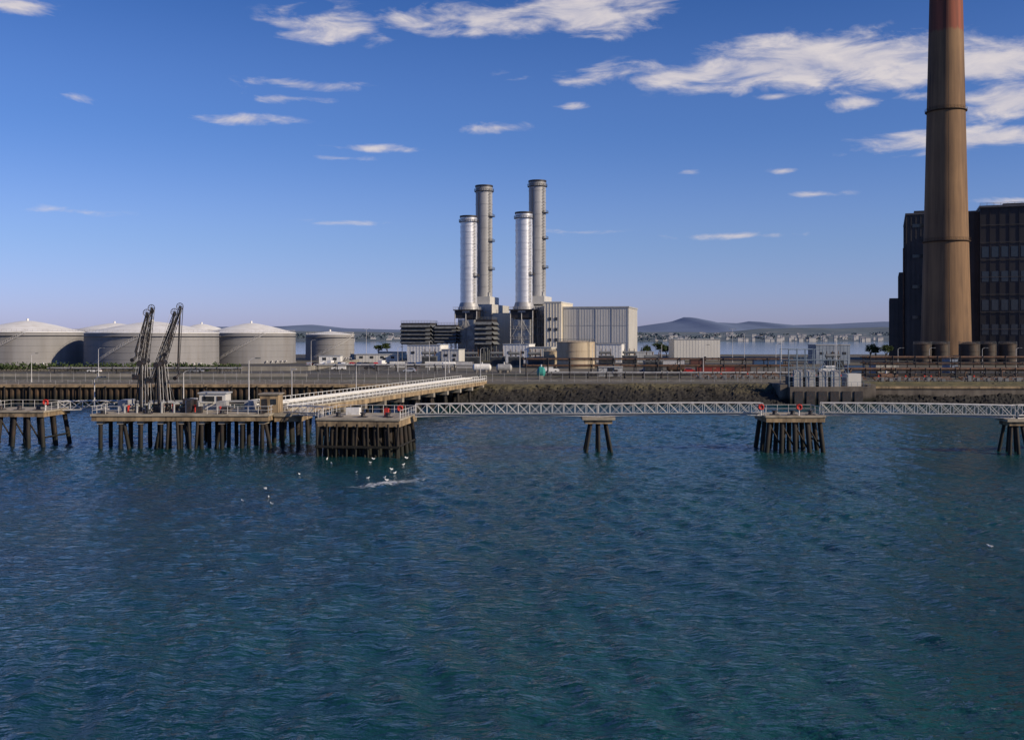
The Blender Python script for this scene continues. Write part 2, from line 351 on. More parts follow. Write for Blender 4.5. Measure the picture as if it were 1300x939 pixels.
def foliage(p,cx,cy,cz,rx,ry,rz_,nl,ls):
    for _ in range(nl):
        a=R(0,6.28); c=R(-.3,1); rr=(R(.55,1.05))*math.sqrt(max(0,1-c*c*.8)); lump=1+.25*math.sin(a*3+cx)+.15*math.sin(c*7+cy)
        q=Vector((cx+rx*rr*math.cos(a)*lump,cy+ry*rr*math.sin(a)*lump,cz+rz_*c*lump))
        u=Vector((R(-1,1),R(-1,1),R(-1,1))).normalized()*ls*R(.6,1.3); v=Vector((R(-1,1),R(-1,1),R(-1,1))); v=(v-u*(v.dot(u)/u.length_squared)).normalized()*ls*R(.5,1.1)
        p.add([q-u-v,q+u-v*.6,q+u*.7+v,q-u*.8+v],[(0,1,2,3)])
leafh=mat("hazy_far_foliage",(.13,.165,.19),(.08,.11,.135),.02,1,spec=0)  # leaf colour paled and blued, air haze painted in
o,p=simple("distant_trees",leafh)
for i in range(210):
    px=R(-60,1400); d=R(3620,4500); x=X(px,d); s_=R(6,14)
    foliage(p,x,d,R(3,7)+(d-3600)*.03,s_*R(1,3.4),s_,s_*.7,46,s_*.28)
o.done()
housem=mat("pale_render_house",(.48,.46,.45),(.34,.34,.35),.02,.9); roofm=mat("slate_roof",(.17,.18,.22),(.13,.14,.17),.1,.9)
o=Obj("far_shore_town"); p=o.part("walls",housem); p2=o.part("roofs",roofm)
for i in range(190):
    px=R(800,1140) if i<150 else R(240,520); d=R(3620,4900); x=X(px,d); z=(d-3600)*.022; ww=R(7,22); hh=R(5,12)
    p.box(x-ww/2,x+ww/2,d,d+10,z-4,z+hh)
    p2.add([(x-ww/2,d-.5,z+hh),(x+ww/2,d-.5,z+hh),(x+ww/2,d+10,z+hh),(x-ww/2,d+10,z+hh),(x-ww/2,d+5,z+hh+3.4),(x+ww/2,d+5,z+hh+3.4)],[(0,1,5,4),(2,3,4,5),(0,4,3),(1,2,5)])
o.done()

# ------------------------------------------------------------------ storage tanks
tankm=mat("tank_shell_grey",(.25,.245,.25),(.18,.178,.182),.12,.65,stretch=(1,1,.12),rust=(.14,.115,.095),rustamt=.3)
troof=mat("tank_roof_white",(.80,.79,.77),(.66,.65,.62),.08,.6,rust=(.4,.36,.3),rustamt=.3)
def tank(px0,px1,pyt,pya,d):
    r=(px1-px0)/2*d/1300*math.cos(math.atan(abs((px0+px1)/2-650)/1300)); cx=X((px0+px1)/2,d); zt=Z(pyt,d); za=Z(pya,d)
    o=Obj("storage_tank"); p=o.part("shell",tankm)
    prof=[(r+.3,GZ-.1),(r+.3,GZ+.4),(r,GZ+.4)]
    k=5
    for i in range(1,k+1):
        z=GZ+.4+(zt-GZ-.4)*i/k; prof+=[(r-.02*(i-1),z-.12),(r+.07,z-.10),(r+.07,z),(r-.02*i,z)]
    p.lathe(cx,d,prof,96)
    p.lathe(cx,d,[(r,zt-1.3),(r+.7,zt-1.3),(r+.7,zt-1.15),(r,zt-1.15)],96)
    p=o.part("cone_roof",troof); p.lathe(cx,d,[(r+.15,zt),(r+.15,zt+.18),(r*.8,zt+(za-zt)*.28),(r*.5,zt+(za-zt)*.62),(r*.25,zt+(za-zt)*.86),(r*.1,zt+(za-zt)*.97),(0.01,za)],96)
    p.tube((cx,d,za-.3),(cx,d,za+.9),.5)
    p=o.part("stair_and_rail",galv); p.ringrail(cx,d,r-.3,zt+.2,72,1.1,.04)
    a0=-2.2
    pr=None
    for i in range(40):
        a=a0+i*.75*8/r/10; z=GZ+(zt-GZ)*i/39; q=(cx+(r+.7)*math.cos(a),d+(r+.7)*math.sin(a),z)
        if pr: p.tube(pr,q,.12,.12,4); p.tube((pr[0],pr[1],pr[2]+1.1),(q[0],q[1],q[2]+1.1),.05,.05,4)
        p.tube(q,(q[0],q[1],q[2]+1.1),.04,.04,4); pr=q
    for i in range(5):
        a=-1.0+i*.12; p.tube((cx+(r)*math.cos(a),d+r*math.sin(a),GZ+1),(cx+(r+1.4)*math.cos(a),d+(r+1.4)*math.sin(a),GZ+1),.3)
    o.done()
tank(-40,110,422,407,430); tank(86,205,421,410,520); tank(108,280,423,408,425); tank(212,300,424,411,560); tank(262,376,423,410,462); tank(388,450,425,420.5,520)
tank(-230,-75,422,408,455)
bundm=mat("bund_wall_concrete",(.28,.26,.22),(.16,.15,.13),.2,.9,stretch=(1,1,.4))
o=Obj("bund_wall"); p=o.part("wall",bundm); p.box(-330,-70,352,352.5,GZ,GZ+1.5); p.box(-70.5,-70,352.5,480,GZ,GZ+1.5); p.box(-330,-60,300,300.4,GZ,GZ+.8)
o.done()
leaf=mat("hedge_foliage",(.06,.09,.025),(.025,.045,.015),.5,.9,detail=3)
bark=mat("tree_bark",(.09,.07,.05),(.05,.04,.03),1,.95)
o=Obj("hedge"); p=o.part("foliage",leaf); p3=o.part("stems",bark)
for i in range(90):
    x=-195+i*1.15; foliage(p,x,R(344,348),GZ+R(.8,1.3),1.3,1.3,R(1,1.7),55,.28); p3.tube((x,346,GZ),(x+.2,346,GZ+1.2),.08,.05,5)
o.done()
def tree(x,y,h):
    o=Obj("tree"); p=o.part("trunk",bark); pf=o.part("crown",leaf)
    p.tube((x,y,GZ),(x+R(-.2,.2),y,GZ+h*.45),h*.035,h*.022,7)
    for i in range(6):
        a=R(0,6.28); q=(x+math.cos(a)*h*.25,y+math.sin(a)*h*.25,GZ+h*R(.55,.8)); p.tube((x,y,GZ+h*R(.3,.45)),q,h*.018,h*.007,5)
        foliage(pf,q[0],q[1],q[2],h*R(.15,.22),h*R(.15,.22),h*R(.12,.2),130,h*.03)
    foliage(pf,x,y,GZ+h*.72,h*.25,h*.25,h*.24,200,h*.032)
    o.done()
for px,d,h in((338,560,10),(349,565,12),(355,570,9),(820,560,7),(838,560,9),(846,565,7),(1105,520,8),(1112,520,7),(1125,500,8),(870,560,6),(905,620,7),(480,600,7),(492,600,8)): tree(X(px,d),d,h)

# ------------------------------------------------------------------ power station (rotated complex)
ROT=math.radians(-14); O=(0,500,0)
clad=mat("light_grey_cladding",(.54,.53,.50),(.46,.45,.43),.15,.55,stretch=(1,1,.3))
clad2=mat("cream_cladding",(.70,.65,.54),(.60,.55,.46),.2,.6,stretch=(1,1,.3))
cladd=mat("mid_grey_cladding",(.38,.39,.40),(.28,.29,.30),.2,.6,stretch=(1,1,.3))
stk=mat("stainless_stack_cladding",(.72,.72,.73),(.58,.58,.60),.25,.40,.5,stretch=(1,1,2.5))
stk2=mat("grey_stack_steel",(.36,.36,.37),(.27,.27,.28),.3,.5,.2,stretch=(1,1,.2))
def PO(name): return Obj(name,O,ROT)
def ribbed(p,x0,x1,y0,y1,z0,z1,sp=1.2,dp=.12):
    p.box(x0,x1,y0,y1,z0,z1)
    for i in range(int((x1-x0)/sp)+1):
        x=x0+i*sp; 
        if x+.2<=x1: p.box(x,x+.2,y0-dp,y0-.003,z0,z1-.02)
    for i in range(int((y1-y0)/sp)+1):
        y=y0+i*sp
        if y+.2<=y1: p.box(x1+.003,x1+dp,y,y+.2,z0,z1-.02); p.box(x0-dp,x0-.003,y,y+.2,z0,z1-.02)
o=PO("turbine_hall"); p=o.part("walls",clad); ribbed(p,25.6,57,0,34,GZ,30,1.3,.07)
p=o.part("roof_trim",cladd); p.box(25.3,57.3,-.3,34.3,30,30.7)
for z in(13.3,21.6): p.box(25.5,57.15,-.16,-.13,z,z+.15)
for xx in(25.6,33.3,41.2,49.0,56.8): p.box(xx-.1,xx+.25,-.2,-.13,GZ,29.9)
p=o.part("doors",darkst); p.box(30,34,-.22,-.14,GZ,9.5); p.box(44,45.2,-.22,-.14,GZ,6.8); p.box(50,53.5,-.22,-.14,GZ,9)
o.done()
for off,ex in((-22,0),(6,1)):
    o=PO("boiler_house"); p=o.part("casing",clad)
    a=off-4.8; b_=off+9.5
    ribbed(p,a+1,b_,8,44,GZ,31.5 if ex else 32.5,1.6)
    p.box(a+3,b_-2,12,30,32.5,36.5)
    p=o.part("steelwork",lightst)
    for zz in(9,13,17,21,25,29):
        p.box(a-1.5,b_+.5,3.5,6.3,zz,zz+.18)
        p.rail([(a-1.5,3.5,zz+.18),(b_+.5,3.5,zz+.18)],1.1,1.6,.05)
    for xx in np.linspace(a-1.5,b_+.5,6):
        p.beam((xx,3.6,GZ),(xx,3.6,31),.28); p.beam((xx,6.2,GZ),(xx,6.2,31),.22)
    xl=np.linspace(a-1.5,b_+.5,6)
    for i in range(5):
        for j,zz in enumerate((5,13,21)): 
            if (i+j)%2: p.beam((xl[i],3.6,zz),(xl[i+1],3.6,zz+8),.14)
            else: p.beam((xl[i+1],3.6,zz),(xl[i],3.6,zz+8),.14)
    p.rail([(off-6.2,-6,29.5),(off+6.2,-6,29.5),(off+6.2,6,29.5)],1.2,1.2,.07)
    for xx in(-5.5,0,5.5):
        p.beam((off+xx,-5.2,GZ),(off+xx,-5.2,29),.35)
    for zz in(10,15,20): p.beam((off-5.5,-5.2,zz),(off+5.5,-5.2,zz),.2); p.rail([(off-5.5,-5.4,zz+.3),(off+5.5,-5.4,zz+.3)],1.1,1.5,.05)
    p.beam((off-5.5,-5.2,5),(off,-5.2,15),.16); p.beam((off+5.5,-5.2,5),(off,-5.2,15),.16); p.beam((off-5.5,-5.2,15),(off,-5.2,25),.16); p.beam((off+5.5,-5.2,15),(off,-5.2,25),.16)
    p=o.part("stack_collar_platform",darkst)
    p.box(off-6.2,off+6.2,-6,6.0,29,29.5)
    p.box(off-5.6,off+5.6,-5.0,2,25.3,28.9)
    p=o.part("ducts",greypipe)
    p.box(off-4.2,off+4.2,-4.5,3,7,24.6)
    for i in range(7):
        xx=R(a+1,b_-1); p.tube((xx,5,R(6,12)),(xx,5,R(20,33)),R(.3,.8),None,10)
    for i in range(5):
        zz=R(8,28); p.tube((a,4.8,zz),(b_,4.8,zz),R(.25,.5),None,10)
    p.tube((b_-3,14,31),(b_-3,14,38.5),.7,None,12); p.tube((a+4,14,36),(a+4,14,39),.5,None,12); p.tube((a+7,20,36),(a+7,20,40),.35,None,12)
    o.done()
def stack(lx,ly,zb,zt,r,shiny):
    o=PO("exhaust_stack"); p=o.part("shell",stk if shiny else stk2)
    prof=[]; hgt=2.9 if shiny else 6.0; z=zb; k=0
    while z<zt-.5:
        z2=min(z+hgt,zt); rr=r-(.06 if (k%2 and shiny) else 0)
        prof+=[(rr,z),(rr,z2-.2),(r+.14,z2-.2),(r+.14,z2)]; z=z2; k+=1
    prof+=[(r*.9,zt),(r*.9,zt-3)]
    p.lathe(lx,ly,prof,56)
    p=o.part("platforms",darkst)
    lv=[zt-3.0] + ([zb+(zt-zb)*.3] if shiny else [zb+(zt-zb)*.25,zb+(zt-zb)*.5,zb+(zt-zb)*.72])
    for i,z in enumerate(lv):
        if i==0:
            p.lathe(lx,ly,[(r+.1,z),(r+.7,z),(r+.7,z+.2),(r+.1,z+.2)],40); p.ringrail(lx,ly,r+.65,z+.2,28,1.2,.06)
            p.lathe(lx,ly,[(r+.1,zt-.7),(r+.3,zt-.7),(r+.3,zt+.15),(r*.9,zt+.15)],40)
        else:
            p.box(lx+r*.5,lx+r+1.2,ly-r*.7,ly+.8,z,z+.2); p.rail([(lx+r*.5,ly-r*.7,z),(lx+r+1.2,ly-r*.7,z),(lx+r+1.2,ly+.8,z)],1.2,1.2,.07)
    ax=lx+r*.86; ay=ly-r*.62
    p.tube((ax+.3,ay-.1,zb),(ax+.3,ay-.1,zt-2),.07,None,4); p.tube((ax,ay-.5,zb),(ax,ay-.5,zt-2),.07,None,4)
    z=zb
    while z<zt-2: p.tube((ax+.3,ay-.1,z),(ax,ay-.5,z),.04,None,4); z+=.8
    z=zb
    while z<zt-4: p.lathe(ax+.3,ay-.4,[(.45,z),(.45,z+.12)],10); z+=1.6
    if not shiny:
        p.tube((lx-r*.4,ly-r-.1,zb),(lx-r*.4,ly-r-.1,zt-4),.13,None,5)
    p=o.part("base_cone",stk2); p.lathe(lx,ly,[(r+1.2,zb-5),(r+1.2,zb-3.5),(r+.1,zb)],40)
    o.done()
stack(-22,0,33,75.6,4.15,True); stack(6,0,33,76.6,4.15,True); stack(-20,21,36,93.5,4.3,False); stack(8,21,36,95,4.3,False)
o=PO("lift_tower_block"); p=o.part("walls",clad2); ribbed(p,17,25.2,-4,26,GZ,32.5,1.4); ribbed(p,-11.5,-.5,6,30,GZ,28,1.5)
p=o.part("parapet",clad); p.box(16.8,25.4,-4.2,26.2,32.5,33.1)
p=o.part("windows",glass)
for z in(9,14,19,24): p.box(19,20.4,-4.25,-4.13,z,z+1.5); p.box(22,23.4,-4.25,-4.13,z,z+1.5)
o.done()
for x0,x1,z0,z1,y0 in((-53,-38,12.5,23,-12),(-36,-25.5,13,22,-10),(-14.5,-6.5,12,24.5,-14)):
    o=PO("air_intake_filter_house"); p=o.part("casing",darkst); p.box(x0,x1,y0,y0+11,z0,z1)
    p=o.part("weather_hoods",midst)
    k=5
    for i in range(k):
        z=z0+.6+(z1-z0-.8)*i/k; hh=(z1-z0)/k*.5
        for (ax,bx,ay,by) in((x0-.2,x1+.2,y0-1.3,y0-.01),):
            p.add([(ax,ay,z),(bx,ay,z),(bx,by,z+hh),(ax,by,z+hh),(ax,ay,z+.12),(bx,ay,z+.12),(bx,by,z+hh+.12),(ax,by,z+hh+.12)],[(0,3,2,1),(4,5,6,7),(0,1,5,4),(1,2,6,5),(3,0,4,7)])
        p.add([(x1+1.2,y0,z),(x1+1.2,y0+11,z),(x1+.01,y0+11,z+hh),(x1+.01,y0,z+hh),(x1+1.2,y0,z+.12),(x1+1.2,y0+11,z+.12),(x1+.01,y0+11,z+hh+.12),(x1+.01,y0,z+hh+.12)],[(0,3,2,1),(4,5,6,7),(0,1,5,4),(1,2,6,5),(3,0,4,7)])
    p.rail([(x0,y0,z1),(x1,y0,z1),(x1,y0+11,z1)],1.1,1.5,.06)
    p=o.part("legs",midst)
    for xx in np.linspace(x0+.4,x1-.4,5):
        p.beam((xx,y0+.5,GZ),(xx,y0+.5,z0),.25); p.beam((xx,y0+10,GZ),(xx,y0+10,z0),.25)
    p.beam((x0+.4,y0+.5,GZ),(x1-.4,y0+.5,z0),.12)
    o.done()
def lowbld(name,px0,px1,pyt,d,dep,wallm,rz=0,win=True,doorm=darkst):
    x0,x1=X(px0,d),X(px1,d); zt=Z(pyt,d); o=Obj(name,((x0+x1)/2,d,0),rz); hw=(x1-x0)/2
    p=o.part("walls",wallm); ribbed(p,-hw,hw,0,dep,GZ,zt,1.5,.06)
    p=o.part("roof",cladd); p.box(-hw-.2,hw+.2,-.25,dep+.2,zt,zt+.3)
    if win:
        p=o.part("windows",glass); k=max(1,int(hw*2/4))
        for i in range(k):
            xx=-hw+2*hw*(i+.5)/k; p.box(xx-.8,xx+.8,-.12,-.065,GZ+(zt-GZ)*.5,GZ+(zt-GZ)*.5+1.1)
    p=o.part("door",doorm); p.box(hw*.3,hw*.3+1.1,-.12,-.065,GZ,GZ+2.1)
    o.done()
lowbld("control_building",516,560,438,462,12,whitep,ROT)
lowbld("site_office",560,583,444,455,9,clad,ROT)
lowbld("switch_room",638,672,437,455,12,whitep,ROT)
lowbld("switch_room",672,700,441,452,10,clad2,ROT,False)
lowbld("workshop",757,789,437,468,10,whitep,ROT,False)
lowbld("warehouse",856,914,431,500,18,clad,0,False)
bgc=mat("blue_grey_cladding",(.20,.24,.30),(.15,.18,.23),.3,.6)
lowbld("pump_house",1036,1079,438,440,12,bgc,0)
lowbld("site_office",452,505,450,470,8,clad,0)
lowbld("gatehouse",405,432,452,440,6,whitep,0)
lowbld("store_shed",480,514,447,560,10,clad2,0,False)
lowbld("switch_room",808,830,447,470,8,cladd,0,False)
lowbld("pump_house",1112,1140,462,300,6,cladd,0,False)
lowbld("store_shed",1206,1216,455,330,6,bgc,0,False)
lowbld("switch_room",760,790,466,300,5,cladd,0)
tanm=mat("tan_tank_paint",(.46,.38,.27),(.36,.29,.2),.3,.7,stretch=(1,1,.2),rust=(.2,.12,.07),rustamt=.4)
def wtank(name,px0,px1,pyt,d,m,dome=.6,band=3):
    r=(px1-px0)/2*d/1300; cx=X((px0+px1)/2,d); zt=Z(pyt,d); o=Obj(name); p=o.part("shell",m)
    prof=[(r,GZ)]
    for i in range(1,band+1):
        z=GZ+(zt-GZ)*i/band; prof+=[(r,z-.15),(r+.12,z-.15),(r+.12,z),(r,z)]
    prof+=[(r*.6,zt+dome*.7),(0.01,zt+dome)]
    p.lathe(cx,d,prof,48); p=o.part("rail_and_ladder",midst); p.ringrail(cx,d,r-.1,zt,30,1.1,.05)
    p.tube((cx+r*.6,d-r*.82,GZ),(cx+r*.6,d-r*.82,zt+1),.06,None,4); p.tube((cx+r*.6+.5,d-r*.82+.3,GZ),(cx+r*.6+.5,d-r*.82+.3,zt+1),.06,None,4)
    o.done()
wtank("water_tank",707,755,434,385,tanm); wtank("water_tank",690,712,446,400,tanm)
silom=mat("dark_brown_tank_paint",(.06,.047,.037),(.035,.028,.023),.3,.7,stretch=(1,1,.2),rust=(.10,.055,.03))
for a,b_ in((1160,1182),(1183,1205),(1218,1243),(1245,1264),(1268,1290)): wtank("oil_tank",a,b_,437,425,silom,1.0)

# ------------------------------------------------------------------ chimney
chm=bpy.data.materials.new("stained_chimney_concrete"); chm.use_nodes=True; n=chm.node_tree.nodes; l=chm.node_tree.links
b=n["Principled BSDF"]; b.inputs["Roughness"].default_value=.9
g=n.new("ShaderNodeNewGeometry"); sp=n.new("ShaderNodeSeparateXYZ"); l.new(g.outputs["Position"],sp.inputs[0])
na=noise(.30,8,(0,0,0),(1,1,.03)); nb=noise(.05,6,(4,4,4),(1,1,.6)); nc=noise(1.1,6,(0,0,0),(1,1,.07))
rp=n.new("ShaderNodeValToRGB"); e=rp.color_ramp.elements; e[0].position=.36; e[0].color=(.065,.040,.027,1); e[1].position=.66; e[1].color=(.28,.17,.088,1); q_=e.new(.5); q_.color=(.175,.105,.058,1)
l.new(M('ADD',M('MULTIPLY',na,.5),M('ADD',M('MULTIPLY',nb,.3),M('MULTIPLY',nc,.2))),rp.inputs[0])
rf=M('MULTIPLY',M('SUBTRACT',sp.outputs[2],M('ADD',152.0,M('MULTIPLY',nc,6.0))),.8,clamp=True)
mx=n.new("ShaderNodeMixRGB"); l.new(rf,mx.inputs[0]); l.new(rp.outputs[0],mx.inputs[1])
rr2=n.new("ShaderNodeValToRGB"); rr2.color_ramp.elements[0].color=(.11,.042,.030,1); rr2.color_ramp.elements[1].color=(.28,.085,.052,1); rr2.color_ramp.elements[0].position=.38; rr2.color_ramp.elements[1].position=.65; l.new(na,rr2.inputs[0]); l.new(rr2.outputs[0],mx.inputs[2])
l.new(mx.outputs[0],b.inputs["Base Color"])
D=470; cx=X(1201,D); k=math.cos(math.atan(551/1300))
def rad(z):
    t=(z-GZ)/(170-GZ); return (33.5-12*t**.9)*D/1300*k if t<=1 else (21.5-2.2*(t-1)/.18)*D/1300*k
o=Obj("industrial_chimney"); p=o.part("shaft",chm)
zs=np.linspace(GZ,198,45); p.lathe(cx,D,[(rad(z),z) for z in zs]+[(rad(198)*.85,198),(rad(198)*.85,190)],64)
p=o.part("balconies",mat("rusty_balcony_steel",(.09,.055,.035),(.04,.028,.02),1,.8))
for z in(Z(142,D),Z(307,D),190): 
    r=rad(z); p.lathe(cx,D,[(r,z-.6),(r+.8,z-.15),(r+.8,z+.1),(r-.1,z+.1)],48); p.ringrail(cx,D,r+.75,z+.1,36,1.2,.05)
p=o.part("ladder",darkst); p.tube((cx-3,D-rad(GZ)*.97-.2,GZ),(cx-2,D-rad(195)*.95-.2,195),.12,None,4)
p=o.part("lift_shaft_door",glass); p.box(cx-1.2,cx+1.2,D-rad(GZ)-.3,D-rad(GZ)+.8,GZ,GZ+3.5)
o.done()
dk=mat("dark_bronze_cladding",(.034,.032,.036),(.018,.018,.022),.1,.6,stretch=(1,1,.3)); dk2=mat("dark_slate_cladding",(.070,.067,.071),(.045,.045,.049),.1,.7)
d=505
o=Obj("power_station_boiler_house",(X(1150,d),d,0),math.radians(-20))
x0=0.0; xm=33.0; x1=165.0; zt=Z(269,d); za=Z(273,d)
p=o.part("annex_walls",dk2); ribbed(p,x0,xm,0,60,GZ,za,2.2,.2)
ribbed(p,-7.5,x0-.01,3,50,GZ,Z(378,d),2.0,.15); ribbed(p,-3,x0-.01,3.5,45,Z(378,d),Z(345,d),2,.15)
p=o.part("main_walls",dk); p.box(xm,x1,-5,60,GZ,zt)
p=o.part("wall_mullions",dk)
xx=xm
while xx<x1: p.box(xx,xx+.3,-5.2,-5.003,GZ,zt); xx+=4.2
p=o.part("floor_bands",dk2)
for z in np.linspace(20,zt,8): p.box(xm,x1,-5.35,-5.203,z-.35,z)
p=o.part("roof_parapet",mat("parapet_metal",(.12,.12,.13),(.08,.08,.09),.3,.5)); p.box(xm-.4,x1,-5.8,60.4,zt,zt+.9); p.box(x0-.3,xm-.41,-.3,60.3,za,za+.8)
p=o.part("windows",glass)
xx=xm+.8
while xx<x1-4:
    for z in(Z(330,d),Z(360,d),Z(395,d),Z(425,d)): p.box(xx,xx+3.0,-5.1,-5.02,z,z+5)
    xx+=4.2
for z in(70,55,40,25): p.box(x0+3,xm-8,-.28,-.21,z,z+1.6)
p=o.part("roof_plant",dk2); p.box(xm+12,xm+30,15,40,zt+.9,zt+4); p.box(x0+4,x0+12,10,20,za+.8,za+3); p.rail([(xm,-5,zt+.9),(xm+90,-5,zt+.9)],1.2,3,.07)
p=o.part("external_pipes",rustpipe); p.tube((x0-1,1,GZ),(x0-1,1,60),.4,None,8)
o.done()

# ------------------------------------------------------------------ pipe racks
def piperack(x0,x1,y0,wid,levels,npipe,sp=6,cols=(rustpipe,darkst,greypipe)):
    o=Obj("pipe_rack"); p=o.part("frames",darkst)
    k=int((x1-x0)/sp)
    for i in range(k+1):
        x=x0+i*(x1-x0)/k
        for yy in(y0,y0+wid): p.beam((x,yy,GZ),(x,yy,levels[-1]+.8),.2)
        for z in levels: p.beam((x,y0-.3,z),(x,y0+wid+.3,z),.16)
        if i<k and i%3==0: p.beam((x,y0,GZ),(x+(x1-x0)/k,y0,levels[-1]),.09)
    for z in levels: p.beam((x0,y0,z),(x1,y0,z),.14)
    for c_,cm_ in enumerate(cols):
        p=o.part("pipes",cm_)
        for z in levels:
            for j in range(npipe):
                if (j+int(z*3))%len(cols)==c_:
                    yy=y0+.3+j*(wid-.6)/max(1,npipe-1); r=R(.14,.32); p.tube((x0-1,yy,z+.2+r),(x1+1,yy,z+.2+r),r,None,8)
                    for q in range(int((x1-x0)/18)):
                        xx=R(x0,x1); p.tube((xx,yy,z+.2+r),(xx+.2,yy,z+.2+r),r*1.5,None,8)
    o.done()
piperack(X(668,300),X(1003,300),300,5,(7.2,9.2),6,6,(rustpipe,darkst,darkst))
piperack(X(700,285),X(1003,285),284,2.5,(5.6,),4,5,(rustpipe,darkst,greypipe))
piperack(X(1105,290),X(1420,290),290,6,(6.4,8.2,9.9),6,6,(rustpipe,darkst,rustpipe))
piperack(X(1090,270),X(1420,270),276,3,(5.5,6.9),4,4,(rustpipe,darkst,rustpipe))
piperack(X(390,330),X(600,330),345,3,(6.2,),5,6,(greypipe,rustpipe,whitep))
piperack(X(60,320),X(300,320),322,3,(5.8,),5,6,(rustpipe,rustpipe,greypipe))
# valve manifolds and small plant scattered along the right-hand quay
for (pa,pb,yy) in ((1000,1100,262),(1110,1210,258.5),(1220,1330,258.5),(880,990,276)):
    o=Obj("valve_manifold"); p=o.part("pipes",rustpipe); q_=o.part("valve_bodies",midst); r_=o.part("handwheels",redp); s5=o.part("handrail",lightst)
    xa_,xb_=X(pa,yy),X(pb,yy)
    for j in range(3): p.tube((xa_,yy+j*.9,GZ+.8+.25*j),(xb_,yy+j*.9,GZ+.8+.25*j),.2,None,8)
    x_=xa_+1
    while x_<xb_-1:
        hh=R(1.2,3.2); p.tube((x_,yy,GZ+.3),(x_,yy,GZ+hh),.14,None,8); p.tube((x_,yy,GZ+hh),(x_+R(.5,1.8),yy+1.5,GZ+hh),.14,None,8)
        q_.tube((x_,yy-.15,GZ+1.0),(x_,yy+.25,GZ+1.0),.36,None,10); q_.box(x_+.6,x_+R(1.0,1.7),yy-.5,yy+.2,GZ+.2,GZ+R(1,1.9))
        if R(0,1)<.35: r_.tube((x_,yy-.3,GZ+1.7),(x_,yy-.25,GZ+1.7),.22,None,10)
        x_+=R(1.6,3.4)
    s5.rail([(xa_,yy-1.2,GZ+.2),(xb_,yy-1.2,GZ+.2)],1.1,1.8,.03)
    o.done()
def vessel(px,d,L,r,m,z=1.6):
    x=X(px,d); o=Obj("pressure_vessel"); p=o.part("shell",m); zz=GZ+z
    nn=24
    prof=[(-L/2-r*.5,.02),(-L/2-r*.35,r*.6),(-L/2,r),(L/2,r),(L/2+r*.35,r*.6),(L/2+r*.5,.02)]
    for (a,ra),(b2,rb) in zip(prof[:-1],prof[1:]): p.tube((x+a,d,zz),(x+b2,d,zz),ra,rb,nn,False)
    p=o.part("saddles",concrete); p.box(x-L*.3-.3,x-L*.3+.3,d-r*.8,d+r*.8,GZ,zz-r*.6); p.box(x+L*.3-.3,x+L*.3+.3,d-r*.8,d+r*.8,GZ,zz-r*.6)
    p=o.part("nozzle",galv); p.tube((x,d,zz),(x,d,zz+r+.6),.25)
    o.done()
vessel(687,282,1.0,1.5,greenp,1.9); vessel(640,330,4,1.3,greypipe); vessel(612,335,5,1.2,whitep); vessel(858,330,5,1.1,rustpipe); vessel(570,360,4,1.2,whitep); vessel(1125,264,3,.9,rustpipe,1.3)
def transformer(px,d):
    x=X(px,d); o=Obj("electrical_transformer"); p=o.part("tank",midst); p.box(x-3,x+3,d,d+3.5,GZ+.4,GZ+4)
    p.tube((x-3,d+1,GZ+5.2),(x+2,d+1,GZ+5.2),.6,None,12)
    for i in range(14): p.box(x-2.8+i*.42,x-2.7+i*.42,d-.9,d-.003,GZ+.8,GZ+3.7)
    p=o.part("bushings",rustpipe)
    for i in(-2,0,2): p.tube((x+i,d+2.6,GZ+4),(x+i,d+2.6,GZ+6.8),.25,.12,8)
    p=o.part("plinth",concrete); p.box(x-3.6,x+3.6,d-1.2,d+4,GZ,GZ+.4)
    o.done()
for px,d in((600,400),(632,405),(655,400),(680,395),(545,410),(770,420),(800,425),(830,330),(1060,350)): transformer(px,d)
cols=[mat("container_dull_red",(.28,.045,.035),(.2,.035,.03),1,.6),mat("container_blue",(.05,.11,.22),(.04,.08,.16),1,.6),whitep,mat("container_brown",(.15,.06,.045),(.1,.045,.035),1,.6),galv]
def container(px,d,m,L=6.1,rz=0):
    o=Obj("shipping_container",(X(px,d),d,GZ),rz); p=o.part("corrugated_body",m); p.box(-L/2+.06,L/2-.06,-1.16,1.16,.15,2.5)
    for i in range(int(L/.3)-1): x=-L/2+.25+i*.3; p.box(x,x+.14,-1.2,-1.163,.3,2.4)
    p=o.part("frame",darkst)
    for a in(-L/2,L/2-.12):
        for b2 in(-1.22,1.1): p.box(a,a+.12,b2,b2+.12,0,2.59)
    for z in(0,2.47): p.box(-L/2+.12,L/2-.12,-1.22,-1.17,z,z+.12)
    p=o.part("door_bars",galv)
    for y in(-.7,-.25,.25,.7): p.tube((L/2+.03,y,.2),(L/2+.03,y,2.4),.03,None,5)
    o.done()
for (px,d,L,ci) in ((908,325,12.2,0),(940,330,6.1,3),(590,380,6.1,4),(560,385,12.2,2),(1085,330,6.1,1),(850,420,12.2,4),(885,430,6.1,3),(975,420,12.2,1),(505,385,6.1,2)): container(px,d,cols[ci],L,0)
carcols=[mat("car_silver",(.5,.51,.53),(.45,.46,.48),1,.3,.5),mat("car_white",(.75,.75,.74),(.7,.7,.69),1,.35),mat("car_dark_blue",(.03,.05,.12),(.02,.04,.1),1,.3,.2),mat("car_red",(.4,.03,.03),(.35,.02,.02),1,.3),mat("car_black",(.03,.03,.03),(.02,.02,.02),1,.3)]
